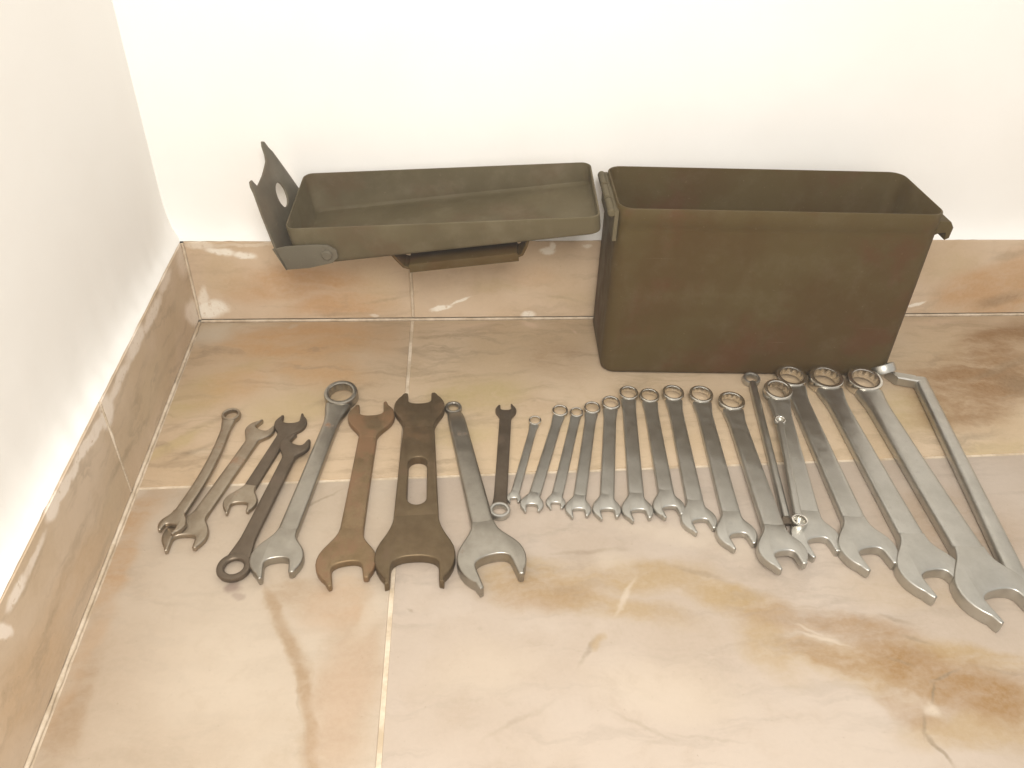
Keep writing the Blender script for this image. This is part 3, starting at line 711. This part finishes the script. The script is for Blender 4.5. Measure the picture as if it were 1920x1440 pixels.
combo('silver combination wrench whose ring is first from the left in front of the box', (0.4261, -0.1430), (0.4066, -0.2910), 9.1*mm, 25*mm, 11*mm, 11.8*mm, M_CHROME, 13)
combo('silver combination wrench whose ring is second from the left in front of the box', (0.4448, -0.1475), (0.4315, -0.2895), 9.2*mm, 25*mm, 11*mm, 12*mm, M_CHROME, 13, zB=0.0012)
combo('silver combination wrench whose ring is third from the left in front of the box', (0.4675, -0.1448), (0.4520, -0.3035), 10.2*mm, 28*mm, 11.5*mm, 13*mm, M_CHROME, 15)
combo('silver combination wrench whose ring is fourth from the left in front of the box', (0.4928, -0.1487), (0.4766, -0.3200), 11.2*mm, 31*mm, 12.5*mm, 14*mm, M_CHROME, 15, zB=0.0005)
combo('medium silver combination wrench whose jaw laps over the jaw of the wrench on its right', (0.5182, -0.1605), (0.5030, -0.3435), 12.2*mm, 36*mm, 14*mm, 15.5*mm, M_CHROME, 12, zB=0.0050, ringmat=M_BRIGHT)
# slim wrenches lying between and on the larger ones
o, L = new_wrench('combination_wrench', 'thin silver wrench squeezed on edge between two wider ones, its ring against the box', (0.5492, -0.1225), (0.5196, -0.3110))
add_ring(o, 0, 0.0046, 8.2*mm, 5.4*mm, 0.0030, 6, M_CHROME)
add_handle(o, [(lerp(0.0068, L - 0.006, i / 10), 0, lerp(0.0048, 0.0040, i / 10), lerp(3.3, 3.0, i / 10)*mm, 3.6*mm) for i in range(11)], M_CHROME, 3)
add_jaw(o, L, 0.0040, 11.5*mm, 5.5*mm, 13, 3.0*mm, 0.0034, M_DARK)  # dark steel here stands in for shade on the silver wrench's end
combo('large silver combination wrench lying under the little slim wrench', (0.5620, -0.1545), (0.5352, -0.3270), 13.0*mm, 37*mm, 14*mm, 15.5*mm, M_CHROME, 16, zA=0.0075, zB=0.0)
o, L = new_wrench('ring_wrench', 'little slim ring wrench lying on top of a large silver combination wrench', (0.5505, -0.1955), (0.5262, -0.3140), 0.0100, 0.0068)
add_ring(o, 0, 0.0026, 4.9*mm, 2.9*mm, 0.0024, 8, M_BRIGHT)
add_handle(o, [(lerp(0.0040, L - 0.0052, i / 10), 0, lerp(0.0026, 0.0030, i / 10), lerp(2.7, 3.0, i / 10)*mm, 2.2*mm) for i in range(11)], M_CHROME, 2.6)
add_ring(o, L, 0.0032, 6.2*mm, 4.2*mm, 0.0030, 0, M_BRIGHT)
combo('large silver combination wrench, fourth from the right, its ring half hidden behind another ring', (0.5865, -0.1250), (0.5695, -0.3400), 14.6*mm, 43*mm, 14.5*mm, 17*mm, M_CHROME, 13, zB=0.0004)
combo('long silver combination wrench with the brightest ring, third from the right end', (0.6188, -0.1295), (0.6064, -0.3630), 16.0*mm, 48*mm, 15.5*mm, 18.5*mm, M_CHROME, 12, ringmat=M_BRIGHT)
combo('largest silver combination wrench, its jaw lowest in the row, second from the right end', (0.6550, -0.1335), (0.6425, -0.3830), 16.3*mm, 54*mm, 17*mm, 22*mm, M_CHROME, 14, g=29*mm)
# the last one on the right stands on its edge, cranked ring to the left
o, L = new_wrench('offset_ring_wrench', 'long silver wrench lying on its edge with a cranked head, last at the right end', (0.7130, -0.1285), (0.6650, -0.3830))
secs = [(0.0005 + L * i / 12, 0, 0.0054, lerp(6.6, 7.4, i / 12)*mm, 5.0*mm) for i in range(13)]
add_handle(o, secs, M_CHROME, 3.0)
hd = loft([[(x, y + 0, z) for (x, y, z) in r] for r in [
    [Vector((0.004 * (1 - s), -0.002 - 0.024 * s, 0)) + Vector((a * 0.0058, a * 0.0040, 0.0056 + b * lerp(4.8, 4.6, s)*mm)) for a, b in ((-1, -.8), (-.8, -1), (.8, -1), (1, -.8), (1, .8), (.8, 1), (-.8, 1), (-1, .8))] for s in [i / 6 for i in range(7)]]])
from_bm('neck', hd, M_CHROME, o, 40)
rg = add_ring(o, 0, 0, 11.5*mm, 7.4*mm, 4.4*mm, 0, M_CHROME)
rg.location = (-0.006, -0.034, 0.0105)
rg.rotation_euler = (R(22), R(-38), 0)

# ---------------------------------------------------------------- thin volume added to imitate the veil of a smudged lens
hz = NT('lens_veil_volume')
hz.t.nodes.remove(hz.b)
pv = hz.n('ShaderNodeVolumePrincipled')
pv.inputs['Color'].default_value = (0.96, 0.93, 0.88, 1)
pv.inputs['Density'].default_value = 0.06
hz.t.links.new(pv.outputs[0], [n for n in hz.t.nodes if n.type == 'OUTPUT_MATERIAL'][0].inputs['Volume'])
hb = bmesh.new()
bmesh.ops.create_cube(hb, size=1.0)
hb.transform(Matrix.Translation((0.78, -0.76, 0.35)) @ Matrix.Diagonal((2.2, 2.0, 2.7, 1)))
lens_veil = tag(from_bm('lens_veil', hb, hz.m, None, 0), kind='stuff')
